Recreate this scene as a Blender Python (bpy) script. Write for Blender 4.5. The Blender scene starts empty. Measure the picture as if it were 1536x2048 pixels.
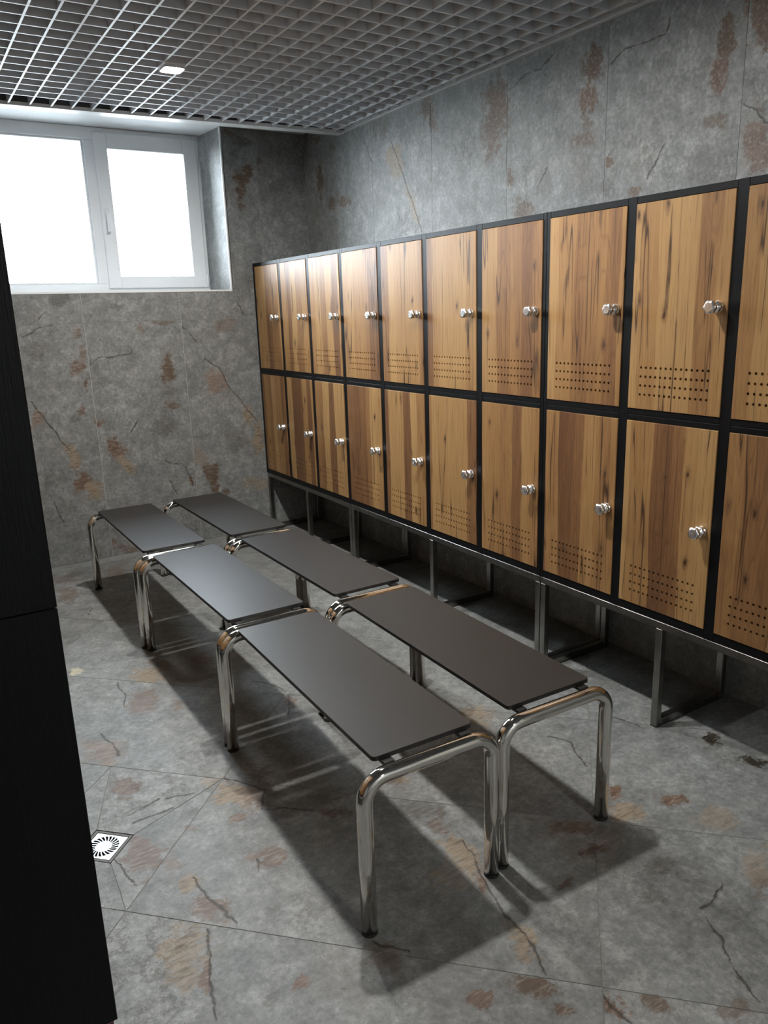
import bpy, math, random
from mathutils import Vector, Matrix

random.seed(7)
scene = bpy.context.scene
col = scene.collection

# ------------------------------------------------------------------ camera
CAM_H = 1.4971
YAW, PITCH, ROLL, FPX = 0.5508, -0.2542, -0.0325, 1546.1
F = Vector((math.sin(YAW) * math.cos(PITCH), math.cos(YAW) * math.cos(PITCH), math.sin(PITCH)))
R = Vector((math.cos(YAW), -math.sin(YAW), 0.0))
U = R.cross(F)
R2 = R * math.cos(ROLL) + U * math.sin(ROLL)
U2 = -R * math.sin(ROLL) + U * math.cos(ROLL)
cam_data = bpy.data.cameras.new('camera')
cam = bpy.data.objects.new('camera', cam_data)
col.objects.link(cam)
m = Matrix((R2, U2, -F)).transposed().to_4x4()
m.translation = Vector((0.0, 0.0, CAM_H))
cam.matrix_world = m
cam_data.sensor_fit = 'VERTICAL'
cam_data.sensor_height = 24.0
cam_data.lens = 24.0 * FPX / 2048.0
cam_data.clip_start = 0.02
scene.camera = cam

# ------------------------------------------------------------------ world, exposure
world = bpy.data.worlds.new('overcast_sky')
scene.world = world
world.use_nodes = True
bg = world.node_tree.nodes['Background']
bg.inputs['Color'].default_value = (0.80, 0.91, 1.0, 1.0)
bg.inputs['Strength'].default_value = 27.0
scene.view_settings.view_transform = 'Standard'
scene.view_settings.look = 'None'
scene.view_settings.gamma = 1.0
scene.view_settings.use_curve_mapping = False
scene.view_settings.exposure = 0.0
LAMP_STRENGTH = 1700.0

# ------------------------------------------------------------------ measures of the place (metres)
XW, YB, HC, ZN = 2.5655, 5.0545, 2.5645, 2.657      # right wall, back wall, grid ceiling, soffit
XL0, YF = -2.2, -2.2                                  # left wall and the wall behind the camera
XL = 2.1304                                           # front of the right-hand lockers
WX0, WX1, WZ0, WY = 0.50, 1.975, 1.664, 5.365        # window opening and frame plane
SQ = math.sqrt(2.0)

# rust patches and cracks of the stone: place and extent on each surface in metres
PATCH_B = [
    (1.503, 1.176, 24.12, -2.33, -0.64, -10.09, 'b', 0.8, 0.099),
    (1.491, 0.941, 18.42, -1.73, -4.32, -46.06, 'b', 0.6, 0.054),
    (1.119, 0.707, 17.23, 3.96, 3.46, -13.91, 'r', 0.9, 0.07),
    (1.162, 0.583, 9.55, -9.87, -22.86, -20.7, 't', 0.8, 0.073),
    (0.85, 0.682, 31.59, 9.78, 3.26, -9.36, 't', 0.8, 0.101),
    (0.894, 0.513, 19.87, 4.32, 2.87, -11.91, 'r', 0.9, 0.082),
    (0.943, 0.459, 16.22, -1.8, -3.19, -20.88, 't', 0.8, 0.061),
    (0.687, 0.925, 25.79, -3.11, -1.88, -20.28, 'p', 0.8, 0.049),
    (0.976, 1.428, 33.98, -4.17, -0.88, -24.6, 'r', 0.6, 0.041),
    (0.956, 1.222, 18.49, 7.89, 11.2, -22.0, 'r', 0.7, 0.05),
    (0.987, 1.302, 66.65, -8.04, -1.21, -22.92, 'r', 0.6, 0.044),
    (1.827, 1.07, 14.02, -1.1, -0.89, -12.23, 'p', 0.75, 0.082),
    (2.03, 0.829, 25.67, 7.46, 3.74, -15.97, 't', 0.8, 0.061),
    (2.084, 0.645, 27.93, -2.46, -1.01, -9.17, 't', 0.9, 0.108),
    (1.734, 0.47, 17.04, -1.53, -1.98, -15.18, 'b', 0.8, 0.066),
    (1.745, 0.372, 31.91, -2.82, -2.5, -17.27, 'b', 0.8, 0.057),
    (2.054, 0.347, 11.55, -0.83, -2.56, -18.93, 't', 0.6, 0.087),
    (1.032, 0.874, 34.49, -3.96, -3.67, -36.14, 'r', 0.8, 0.029),
    (0.996, 1.114, 77.6, -9.21, -1.75, -24.99, 'b', 0.8, 0.04),
    (1.576, 0.434, 55.69, 13.9, 4.62, -22.9, 'r', 0.9, 0.043),
    (1.35, 1.44, 44.45, -4.52, -1.26, -37.67, 'r', 0.6, 0.027),
    (1.48, 1.469, 14.11, -1.65, -2.35, -74.06, 'b', 0.6, 0.071),
    (1.91, 1.437, 14.27, -1.36, -0.55, -18.83, 'r', 0.4, 0.07),
    (0.717, 1.333, 13.94, -9.96, -10.47, -15.06, 'd', 0.4, 0.058),
    (0.897, 1.626, 14.12, -2.02, -0.5, -27.24, 'd', 0.5, 0.071),
    (0.935, 0.968, 46.38, -5.41, -3.86, -36.72, 'r', 0.7, 0.027),
    (0.891, 0.922, 30.92, -3.61, -3.09, -29.37, 'd', 0.4, 0.034),
    (1.494, 1.035, 21.05, -2.38, -2.26, -28.52, 'd', 0.4, 0.047),
    (1.435, 0.815, 9.2, -0.88, -1.84, -16.82, 'd', 0.35, 0.108),
    (0.729, 0.571, 15.92, -2.09, -2.09, -14.35, 'd', 0.35, 0.069),
    (1.929, 0.662, 12.44, -1.1, -1.46, -12.99, 'd', 0.35, 0.08),
    (1.035, 0.079, 47.59, -5.86, -6.33, -32.16, 'r', 0.7, 0.031),
    (1.135, 0.028, 11.9, -1.26, -6.06, -31.8, 'r', 0.5, 0.084),
    (1.818, 0.309, 37.24, -3.24, -5.4, -38.31, 'b', 0.7, 0.027),
    (1.641, 0.583, 15.81, -1.44, -2.39, -20.06, 't', 0.4, 0.063),
    (1.219, 1.571, 22.59, -2.73, -1.25, -36.76, 'd', 0.4, 0.044),
    (2.035, 2.625, 19.21, -5.52, -3.35, -43.22, 'b', 0.7, 0.051),
    (2.104, 2.338, 20.09, -3.71, -0.2, -11.43, 'b', 0.85, 0.089),
    (2.087, 2.216, 32.49, -2.71, 0.62, -21.04, 'b', 0.7, 0.048),
    (2.234, 2.466, 45.85, -3.11, 1.55, -21.45, 'b', 0.6, 0.047),
    (2.124, 2.577, 14.73, -1.27, 3.92, -43.76, 'd', 0.5, 0.069),
    (2.362, 2.317, 15.57, -1.28, 0.88, -20.72, 'd', 0.4, 0.065),
]
CRACK_B = [
    [(0.657, 1.037), (0.774, 0.838), (0.852, 0.693)],
    [(1.62, 1.447), (1.701, 1.345)],
    [(1.746, 1.231), (1.842, 1.166), (1.907, 1.027), (1.991, 0.921), (2.087, 0.773)],
    [(1.015, 1.229), (1.075, 1.275), (1.185, 1.275), (1.277, 1.292), (1.285, 1.314)],
    [(1.424, 0.585), (1.47, 0.555), (1.537, 0.552), (1.577, 0.441), (1.591, 0.394)],
    [(1.434, 0.448), (1.49, 0.327)],
    [(0.663, 1.414), (0.755, 1.463), (0.827, 1.476)],
    [(0.756, 1.51), (0.816, 1.549)],
    [(2.006, 1.581), (2.029, 1.551), (2.045, 1.498)],
    [(1.221, 0.801), (1.27, 0.873)],
    [(0.683, 0.462), (0.745, 0.277)],
]
PATCH_R = [
    (4.845, 2.332, -22.96, 0.07, 1.23, -9.97, 'b', 0.85, 0.101),
    (4.699, 2.191, -22.15, -2.29, 3.06, -25.02, 'b', 0.8, 0.045),
    (4.539, 2.171, -9.3, -0.82, 4.35, -33.99, 'b', 0.7, 0.107),
    (4.871, 2.591, -10.56, -1.3, 9.27, -50.42, 'b', 0.7, 0.094),
    (4.652, 2.503, -24.13, -2.59, 6.17, -34.32, 'b', 0.5, 0.041),
    (2.468, 2.424, -19.17, -3.15, 4.44, -13.2, 'b', 0.9, 0.074),
    (2.487, 2.312, -22.16, -2.34, 4.36, -14.99, 'r', 0.8, 0.066),
    (2.497, 2.154, -13.07, 0.71, 6.62, -36.42, 'b', 0.6, 0.079),
    (2.491, 2.222, -29.27, 0.79, 4.35, -21.75, 'b', 0.5, 0.048),
    (1.872, 2.354, -22.08, -3.68, 6.15, -15.43, 'b', 0.95, 0.063),
    (1.887, 2.255, -26.07, -3.46, 6.89, -17.62, 'r', 0.8, 0.056),
    (1.898, 2.098, -17.0, 1.59, 8.5, -42.49, 'b', 0.6, 0.062),
    (3.071, 2.351, -10.53, -1.58, 1.6, -6.33, 'b', 0.75, 0.154),
    (3.039, 2.421, -18.56, 0.0, 2.83, -13.02, 'r', 0.5, 0.078),
    (3.637, 2.524, -15.56, -9.35, 7.01, -19.62, 'b', 0.7, 0.059),
    (3.57, 2.459, -30.75, -1.34, 2.63, -12.54, 'b', 0.7, 0.079),
    (3.942, 2.309, -13.72, 3.16, 0.94, -10.53, 't', 0.7, 0.104),
    (3.769, 2.047, -28.6, 9.76, 0.01, -8.77, 't', 0.6, 0.121),
    (4.075, 2.523, -10.77, -0.65, 2.41, -12.66, 'b', 0.35, 0.095),
    (2.355, 2.032, -42.26, 2.28, 5.51, -31.2, 'b', 0.9, 0.033),
    (2.955, 2.071, -39.24, 0.0, 4.0, -27.23, 'b', 0.8, 0.037),
    (2.862, 1.928, -14.12, -8.16, 6.97, -20.74, 'b', 0.7, 0.064),
    (2.229, 1.91, -36.55, 2.03, 9.14, -74.63, 'b', 0.7, 0.028),
    (1.739, 2.379, -20.49, 2.12, 3.82, -13.39, 'r', 0.9, 0.081),
    (1.715, 1.992, -17.39, 1.74, 1.81, -10.85, 'r', 0.7, 0.096),
    (2.464, 1.997, -9.96, 0.52, 2.1, -14.15, 'd', 0.3, 0.104),
    (1.91, 1.957, -11.33, 1.03, 3.37, -19.71, 'd', 0.35, 0.092),
    (2.363, 1.959, -31.05, 1.68, 4.48, -29.09, 'd', 0.5, 0.037),
    (3.352, 2.283, -10.09, -0.22, 1.49, -7.87, 'd', 0.25, 0.129),
    (2.736, 2.037, -17.28, 0.42, 1.9, -13.06, 'd', 0.3, 0.078),
]
CRACK_R = [
    [(2.944, 2.457), (2.864, 2.493), (2.768, 2.481), (2.695, 2.521)],
    [(2.369, 2.404), (2.298, 2.439), (2.211, 2.436), (2.116, 2.445), (2.099, 2.479)],
    [(3.969, 2.408), (3.839, 2.198), (3.685, 1.912)],
    [(4.282, 2.498), (4.172, 2.33)],
    [(1.773, 2.139), (1.726, 2.106), (1.681, 2.051)],
    [(2.165, 1.953), (2.095, 2.059)],
    [(2.774, 2.004), (2.718, 2.084)],
]
PATCH_F = [
    (0.43, 2.379, 23.79, -5.95, -12.51, -17.78, 'r', 0.6, 0.055),
    (0.713, 2.135, 12.96, -4.93, -9.33, -13.48, 't', 0.9, 0.078),
    (0.765, 2.119, 23.41, -9.55, -10.32, -14.9, 'r', 0.5, 0.058),
    (0.391, 2.013, 10.58, -7.84, -15.88, -6.57, 'r', 0.7, 0.099),
    (0.687, 1.811, 18.38, -8.01, -12.82, -18.43, 'r', 0.7, 0.053),
    (0.456, 1.817, 34.69, -11.56, -16.06, -23.55, 't', 0.8, 0.038),
    (0.479, 1.701, 12.16, -14.0, -27.55, -9.35, 'r', 0.75, 0.061),
    (0.376, 1.606, 18.22, -6.28, -7.79, -11.99, 't', 0.75, 0.074),
    (0.344, 1.539, 25.09, -8.36, -13.8, -20.18, 't', 0.6, 0.046),
    (0.389, 1.502, 78.52, -23.27, -10.29, -19.23, 'r', 0.8, 0.047),
    (0.571, 1.359, 41.94, -5.11, -2.13, -62.09, 'r', 0.9, 0.024),
    (0.499, 1.36, 46.43, -22.2, -20.99, -30.68, 'd', 0.5, 0.028),
    (0.571, 2.122, 37.77, -12.59, -28.32, -39.34, 'd', 0.5, 0.028),
    (0.687, 2.017, 31.33, -7.14, -11.16, -67.34, 'r', 0.6, 0.031),
    (0.54, 2.052, 30.54, -10.18, -36.06, -53.02, 'r', 0.5, 0.033),
    (0.436, 1.92, 42.11, -12.63, -13.48, -19.37, 'r', 0.5, 0.045),
    (0.683, 2.246, 22.84, -8.62, -16.38, -23.27, 't', 0.5, 0.045),
    (1.136, 1.527, 10.69, -14.95, -27.04, -9.77, 't', 0.9, 0.058),
    (1.13, 1.447, 33.4, -11.67, -0.31, -19.67, 't', 0.9, 0.055),
    (1.075, 1.435, 13.98, -10.72, -11.18, -16.4, 't', 0.5, 0.057),
    (1.121, 1.38, 69.06, -18.88, 1.28, -25.88, 'r', 0.9, 0.041),
    (1.071, 1.159, 37.05, -16.16, -2.05, -15.0, 't', 0.9, 0.069),
    (1.004, 1.068, 13.59, -18.69, -21.08, -17.22, 'b', 0.9, 0.044),
    (1.015, 0.983, 22.21, -36.79, -56.97, -35.1, 'b', 0.8, 0.023),
    (0.887, 1.092, 33.93, -27.15, -23.95, -35.93, 'r', 0.8, 0.024),
    (1.717, 1.464, 28.45, -31.61, -9.6, -14.11, 'r', 0.9, 0.061),
    (1.676, 1.365, 12.72, -16.26, -17.2, -18.99, 't', 0.8, 0.05),
    (1.838, 1.332, 8.15, -12.26, -24.22, -21.67, 'r', 0.85, 0.069),
    (1.865, 1.204, 8.54, -13.48, -13.74, -11.99, 't', 0.5, 0.065),
    (1.495, 1.414, 11.56, -11.92, -16.52, -24.78, 'r', 0.7, 0.062),
    (1.464, 1.31, 33.73, -15.87, 1.67, -39.07, 'b', 0.8, 0.036),
    (1.536, 1.315, 16.53, -18.81, -9.12, -13.11, 'b', 0.35, 0.066),
    (1.311, 1.251, 36.92, -14.4, 2.19, -80.18, 'b', 0.7, 0.028),
    (1.2, 0.872, 17.04, -26.22, -21.82, -22.56, 'b', 0.7, 0.036),
    (2.23, 1.47, 15.55, -31.59, -27.34, -6.57, 'k', 0.9, 0.038),
    (2.22, 1.319, 12.11, -21.47, -35.06, -30.31, 'k', 0.9, 0.042),
    (1.779, 1.006, 16.65, -26.49, -6.89, -10.33, 't', 0.5, 0.09),
    (1.707, 0.959, 21.78, -34.23, -9.68, -14.52, 'b', 0.4, 0.064),
    (1.124, 0.911, 81.1, -20.42, -0.12, -37.48, 'r', 0.9, 0.028),
    (1.202, 1.907, 20.47, -23.19, -46.98, -15.49, 't', 0.8, 0.037),
    (1.167, 1.715, 8.59, -9.17, -15.23, -7.32, 'd', 0.6, 0.087),
    (1.165, 1.656, 15.68, -18.36, -22.14, -11.03, 'r', 0.4, 0.047),
    (1.67, 2.088, 12.25, -11.79, -11.89, -8.38, 't', 0.7, 0.073),
    (1.559, 1.155, 23.15, -28.49, -15.26, -22.38, 'd', 0.5, 0.04),
    (1.453, 1.086, 21.88, -26.64, -17.13, -25.69, 'd', 0.4, 0.037),
    (1.324, 0.773, 15.83, -22.17, -29.56, -41.87, 'b', 0.5, 0.04),
    (0.766, 1.316, 22.05, -14.11, -11.46, -17.64, 'r', 0.4, 0.048),
    (1.463, 1.351, 7.79, -8.31, -8.31, -11.95, 'r', 0.2, 0.092),
    (0.71, 3.165, 14.88, -2.97, -2.39, -11.48, 't', 0.8, 0.085),
    (0.64, 2.946, 15.01, 0.02, 7.33, -10.25, 'r', 0.6, 0.114),
    (0.747, 2.844, 27.91, -9.07, -17.05, -23.73, 'r', 0.6, 0.041),
    (0.975, 3.187, 16.1, -5.69, -9.98, -13.67, 'r', 0.8, 0.07),
    (0.413, 2.661, 15.44, -3.46, -6.7, -9.25, 'p', 0.7, 0.101),
    (0.458, 3.392, 45.63, -8.86, -12.8, -17.72, 'w', 0.8, 0.052),
    (0.94, 4.686, 13.61, -1.09, 5.3, -5.49, 'r', 0.5, 0.217),
    (0.629, 4.472, 20.52, -3.72, -4.76, -6.44, 'r', 0.5, 0.141),
    (0.938, 1.866, 17.49, -10.87, -33.47, -37.21, 'b', 0.7, 0.049),
    (0.849, 2.2, 18.25, -16.76, -43.07, -11.92, 'b', 0.6, 0.05),
    (0.801, 3.24, 11.93, -5.59, -24.66, -10.45, 'b', 0.6, 0.108),
    (0.669, 4.772, 11.21, -2.03, -8.06, -10.67, 'b', 0.5, 0.111),
    (1.188, 1.91, 20.0, -20.01, -35.23, -15.29, 'b', 0.6, 0.04),
    (1.126, 2.601, 40.51, -7.76, 8.99, -24.51, 'b', 0.7, 0.048),
    (0.674, 2.017, 31.48, -5.47, -1.27, -64.68, 'r', 0.5, 0.032),
]
CRACK_F = [
    [(0.441, 1.642), (0.416, 1.549), (0.382, 1.445), (0.373, 1.38)],
    [(0.399, 2.179), (0.523, 2.181)],
    [(0.306, 2.05), (0.323, 1.976), (0.337, 1.898)],
    [(0.476, 1.842), (0.485, 1.733), (0.513, 1.618)],
    [(0.719, 2.243), (0.803, 2.107), (0.758, 2.019), (0.899, 1.909)],
    [(0.635, 1.764), (0.65, 1.815)],
    [(0.519, 2.235), (0.604, 2.223)],
    [(1.175, 1.541), (1.161, 1.464), (1.137, 1.411), (1.101, 1.281), (1.096, 1.231), (1.081, 1.133), (1.054, 1.069)],
    [(1.507, 0.974), (1.483, 0.92), (1.435, 0.849), (1.416, 0.809), (1.389, 0.753)],
    [(1.785, 1.815), (1.82, 1.747), (1.775, 1.678), (1.752, 1.608)],
    [(2.07, 1.794), (2.095, 1.718), (2.098, 1.66)],
    [(1.128, 0.96), (1.119, 0.917), (1.117, 0.872)],
    [(1.646, 1.024), (1.58, 1.001), (1.516, 1.0)],
    [(0.77, 1.37), (0.822, 1.297)],
    [(0.432, 2.788), (0.455, 2.684), (0.453, 2.592)],
    [(0.587, 3.179), (0.589, 3.036), (0.562, 2.949)],
    [(0.653, 4.07), (0.691, 4.156)],
    [(1.077, 2.857), (1.139, 2.755), (1.145, 2.641), (1.077, 2.509)],
    [(0.429, 2.232), (0.499, 2.249)],
]

# ------------------------------------------------------------------ mesh helpers
class MB:
    def __init__(self):
        self.v, self.f, self.s = [], [], []

    def add(self, vs, fs, smooth=False):
        o = len(self.v)
        self.v += [tuple(p) for p in vs]
        self.f += [tuple(i + o for i in f) for f in fs]
        self.s += [smooth] * len(fs)
        return self

    def box(self, x0, x1, y0, y1, z0, z1, b=0.0):
        if b <= 0:
            vs = [(x, y, z) for x in (x0, x1) for y in (y0, y1) for z in (z0, z1)]
            fs = [(0, 1, 3, 2), (4, 6, 7, 5), (0, 4, 5, 1), (2, 3, 7, 6), (0, 2, 6, 4), (1, 5, 7, 3)]
            return self.add(vs, fs)
        c = ((x0 + x1) / 2, (y0 + y1) / 2, (z0 + z1) / 2)
        h = ((x1 - x0) / 2, (y1 - y0) / 2, (z1 - z0) / 2)
        vs, idx = [], {}
        for sx in (-1, 1):
            for sy in (-1, 1):
                for sz in (-1, 1):
                    s = (sx, sy, sz)
                    for ax in range(3):
                        p = [c[k] + s[k] * (h[k] if k == ax else h[k] - b) for k in range(3)]
                        idx[(s, ax)] = len(vs)
                        vs.append(p)
        fs = []
        for ax in range(3):
            o1, o2 = [k for k in range(3) if k != ax]
            for sg in (-1, 1):
                q = []
                for a, d in ((-1, -1), (1, -1), (1, 1), (-1, 1)):
                    s = [0, 0, 0]
                    s[ax], s[o1], s[o2] = sg, a, d
                    q.append(idx[(tuple(s), ax)])
                fs.append(tuple(q))
            for a in (-1, 1):                      # edges parallel to ax
                for d in (-1, 1):
                    q = []
                    for sg, oo in ((-1, o1), (1, o1), (1, o2), (-1, o2)):
                        s = [0, 0, 0]
                        s[ax], s[o1], s[o2] = sg, a, d
                        q.append(idx[(tuple(s), oo)])
                    fs.append(tuple(q))
        for sx in (-1, 1):
            for sy in (-1, 1):
                for sz in (-1, 1):
                    fs.append(tuple(idx[((sx, sy, sz), k)] for k in range(3)))
        return self.add(vs, fs)

    def prism(self, poly, to3, t):
        """poly: 2d outline, to3(a, b, depth) -> point; depth 0 is the face, t the back"""
        n = len(poly)
        vs = [to3(a, b, 0.0) for a, b in poly] + [to3(a, b, t) for a, b in poly]
        fs = [tuple(range(n)), tuple(range(2 * n - 1, n - 1, -1))]
        fs += [(i, (i + 1) % n, n + (i + 1) % n, n + i) for i in range(n)]
        return self.add(vs, fs)

    def tube(self, path, r, n=20, caps=True):
        path = [Vector(p) for p in path]
        rings = []
        t0 = (path[1] - path[0]).normalized()
        up = Vector((0, 1, 0)) if abs(t0.y) < 0.9 else Vector((1, 0, 0))
        a = t0.cross(up).normalized()
        for i, p in enumerate(path):
            if i == 0:
                t = t0
            elif i == len(path) - 1:
                t = (path[-1] - path[-2]).normalized()
            else:
                t = ((path[i + 1] - p).normalized() + (p - path[i - 1]).normalized()).normalized()
            a = (a - t * a.dot(t)).normalized()
            b = t.cross(a)
            rings.append([p + (a * math.cos(2 * math.pi * k / n) + b * math.sin(2 * math.pi * k / n)) * r for k in range(n)])
        vs = [q for rg in rings for q in rg]
        fs = []
        for i in range(len(path) - 1):
            for k in range(n):
                k2 = (k + 1) % n
                fs.append((i * n + k, i * n + k2, (i + 1) * n + k2, (i + 1) * n + k))
        self.add(vs, fs, True)
        if caps:
            o = len(self.v) - len(vs)
            self.f += [tuple(o + k for k in range(n - 1, -1, -1)), tuple(o + (len(path) - 1) * n + k for k in range(n))]
            self.s += [False, False]
        return self

    def lobed(self, prof, n=36, lobes=6, axis='x', org=(0, 0, 0), smooth=True):
        """turned shape: prof = [(along, radius, lobe)], first and last ring closed"""
        vs, fs = [], []
        for (h, r, lb) in prof:
            for k in range(n):
                th = 2 * math.pi * k / n
                rr = r * (1 + lb * math.cos(lobes * th))
                a, b = rr * math.cos(th), rr * math.sin(th)
                p = (h, a, b) if axis == 'x' else (a, b, h)
                vs.append((org[0] + p[0], org[1] + p[1], org[2] + p[2]))
        for i in range(len(prof) - 1):
            for k in range(n):
                k2 = (k + 1) % n
                fs.append((i * n + k, i * n + k2, (i + 1) * n + k2, (i + 1) * n + k))
        self.add(vs, fs, smooth)
        o = len(self.v) - len(vs)
        self.f += [tuple(o + k for k in range(n - 1, -1, -1)), tuple(o + (len(prof) - 1) * n + k for k in range(n))]
        self.s += [False, False]
        return self

    def mesh(self, name, mat):
        me = bpy.data.meshes.new(name)
        me.from_pydata(self.v, [], self.f)
        me.polygons.foreach_set('use_smooth', self.s)
        me.materials.append(mat)
        me.update()
        import bmesh
        bm = bmesh.new()
        bm.from_mesh(me)
        bmesh.ops.recalc_face_normals(bm, faces=bm.faces)
        bm.to_mesh(me)
        bm.free()
        return me

    def build(self, name, mat, parent=None, loc=(0, 0, 0)):
        return put(name, self.mesh(name, mat), parent, loc)


def put(name, me, parent=None, loc=(0, 0, 0), rotz=0.0):
    o = bpy.data.objects.new(name, me)
    col.objects.link(o)
    o.parent = parent
    o.location = loc
    o.rotation_euler = (0, 0, rotz)
    return o


def thing(name, label, cat, loc=(0, 0, 0), rotz=0.0, group=None):
    o = put(name, None, None, loc, rotz)
    o.empty_display_size = 0.1
    return tag(o, label, cat, group)


def tag(o, label, cat, group=None):
    o['label'] = label
    o['category'] = cat
    if group:
        o['group'] = group
    return o


def struct(o, label=None):
    o['kind'] = 'structure'
    if label:
        o['label'] = label
    return o


def clip(poly, nx, ny, d):
    """keep the side nx*x + ny*y <= d"""
    out = []
    for i in range(len(poly)):
        p, q = poly[i], poly[(i + 1) % len(poly)]
        sp, sq = nx * p[0] + ny * p[1] - d, nx * q[0] + ny * q[1] - d
        if sp <= 0:
            out.append(p)
        if (sp < 0 < sq) or (sq < 0 < sp):
            t = sp / (sp - sq)
            out.append((p[0] + (q[0] - p[0]) * t, p[1] + (q[1] - p[1]) * t))
    return out


def inset(poly, g):
    """shrink a convex outline by g"""
    cx = sum(p[0] for p in poly) / len(poly)
    cy = sum(p[1] for p in poly) / len(poly)
    out = poly
    for i in range(len(poly)):
        p, q = poly[i], poly[(i + 1) % len(poly)]
        ex, ey = q[0] - p[0], q[1] - p[1]
        L = math.hypot(ex, ey)
        if L < 1e-6:
            continue
        nx, ny = ey / L, -ex / L
        if nx * (cx - p[0]) + ny * (cy - p[1]) > 0:
            nx, ny = -nx, -ny
        out = clip(out, nx, ny, nx * p[0] + ny * p[1] - g)
    return out


# ------------------------------------------------------------------ materials
def new_mat(name):
    mt = bpy.data.materials.new(name)
    mt.use_nodes = True
    nt = mt.node_tree
    return mt, nt, nt.nodes['Principled BSDF']


def plain(name, rgb, rough=0.5, metal=0.0, spec=0.5, bump=0.0, bscale=200.0, var=0.0, vscale=30.0, stretch=(1, 1, 1)):
    mt, nt, p = new_mat(name)
    p.inputs['Base Color'].default_value = (*rgb, 1)
    p.inputs['Roughness'].default_value = rough
    p.inputs['Metallic'].default_value = metal
    p.inputs['Specular IOR Level'].default_value = spec
    tc = nt.nodes.new('ShaderNodeTexCoord')
    mp = nt.nodes.new('ShaderNodeMapping')
    mp.inputs['Scale'].default_value = stretch
    nt.links.new(tc.outputs['Object'], mp.inputs['Vector'])
    if var > 0:
        n = nt.nodes.new('ShaderNodeTexNoise')
        n.inputs['Scale'].default_value = vscale
        n.inputs['Detail'].default_value = 5
        nt.links.new(mp.outputs[0], n.inputs['Vector'])
        cr = nt.nodes.new('ShaderNodeValToRGB')
        cr.color_ramp.elements[0].position, cr.color_ramp.elements[1].position = 0.3, 0.7
        cr.color_ramp.elements[0].color = (*[c * (1 - var) for c in rgb], 1)
        cr.color_ramp.elements[1].color = (*[min(1, c * (1 + var)) for c in rgb], 1)
        nt.links.new(n.outputs['Fac'], cr.inputs['Fac'])
        nt.links.new(cr.outputs['Color'], p.inputs['Base Color'])
    if bump > 0:
        n = nt.nodes.new('ShaderNodeTexNoise')
        n.inputs['Scale'].default_value = bscale
        nt.links.new(mp.outputs[0], n.inputs['Vector'])
        b = nt.nodes.new('ShaderNodeBump')
        b.inputs['Strength'].default_value = bump
        b.inputs['Distance'].default_value = 0.002
        nt.links.new(n.outputs['Fac'], b.inputs['Height'])
        nt.links.new(b.outputs['Normal'], p.inputs['Normal'])
    return mt


def ng(name, ins, outs):
    g = bpy.data.node_groups.new(name, 'ShaderNodeTree')
    for n, t in ins:
        g.interface.new_socket(name=n, in_out='INPUT', socket_type=t)
    for n, t in outs:
        g.interface.new_socket(name=n, in_out='OUTPUT', socket_type=t)
    return g, g.nodes.new('NodeGroupInput'), g.nodes.new('NodeGroupOutput')


def math_n(nt, op, a, b=None, c=None, clampit=False):
    n = nt.nodes.new('ShaderNodeMath')
    n.operation = op
    n.use_clamp = clampit
    for i, x in enumerate((a, b, c)):
        if x is None:
            continue
        if isinstance(x, (int, float)):
            n.inputs[i].default_value = x
        else:
            nt.links.new(x, n.inputs[i])
    return n.outputs[0]


def vmath(nt, op, a, b=None):
    n = nt.nodes.new('ShaderNodeVectorMath')
    n.operation = op
    for i, x in enumerate((a, b)):
        if x is None:
            continue
        if isinstance(x, tuple):
            n.inputs[i].default_value = x
        else:
            nt.links.new(x, n.inputs[i])
    return n.outputs['Value'] if op in ('DOT_PRODUCT', 'LENGTH', 'DISTANCE') else n.outputs['Vector']


def noise(nt, vec, scale, detail=4.0, rough=0.55, out='Fac'):
    n = nt.nodes.new('ShaderNodeTexNoise')
    n.inputs['Scale'].default_value = scale
    n.inputs['Detail'].default_value = detail
    n.inputs['Roughness'].default_value = rough
    nt.links.new(vec, n.inputs['Vector'])
    return n.outputs[out]


def ramp(nt, fac, stops):
    n = nt.nodes.new('ShaderNodeValToRGB')
    cr = n.color_ramp
    while len(cr.elements) < len(stops):
        cr.elements.new(0.5)
    for e, (pos, c) in zip(cr.elements, stops):
        e.position = pos
        e.color = (*c, 1) if len(c) == 3 else c
    nt.links.new(fac, n.inputs['Fac'])
    return n.outputs['Color']


def mixc(nt, fac, a, b, mode='MIX'):
    n = nt.nodes.new('ShaderNodeMix')
    n.data_type = 'RGBA'
    n.blend_type = mode
    for k, x in ((0, fac), (6, a), (7, b)):
        if isinstance(x, (int, float)):
            n.inputs[k].default_value = x
        elif isinstance(x, tuple):
            n.inputs[k].default_value = (*x, 1) if len(x) == 3 else x
        else:
            nt.links.new(x, n.inputs[k])
    return n.outputs[2]


def maprange(nt, v, a, b, c=0.0, d=1.0, smooth=False):
    n = nt.nodes.new('ShaderNodeMapRange')
    if smooth:
        n.interpolation_type = 'SMOOTHSTEP'
    n.clamp = True
    for i, x in enumerate((a, b, c, d)):
        n.inputs[i + 1].default_value = x
    nt.links.new(v, n.inputs[0])
    return n.outputs[0]


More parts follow.
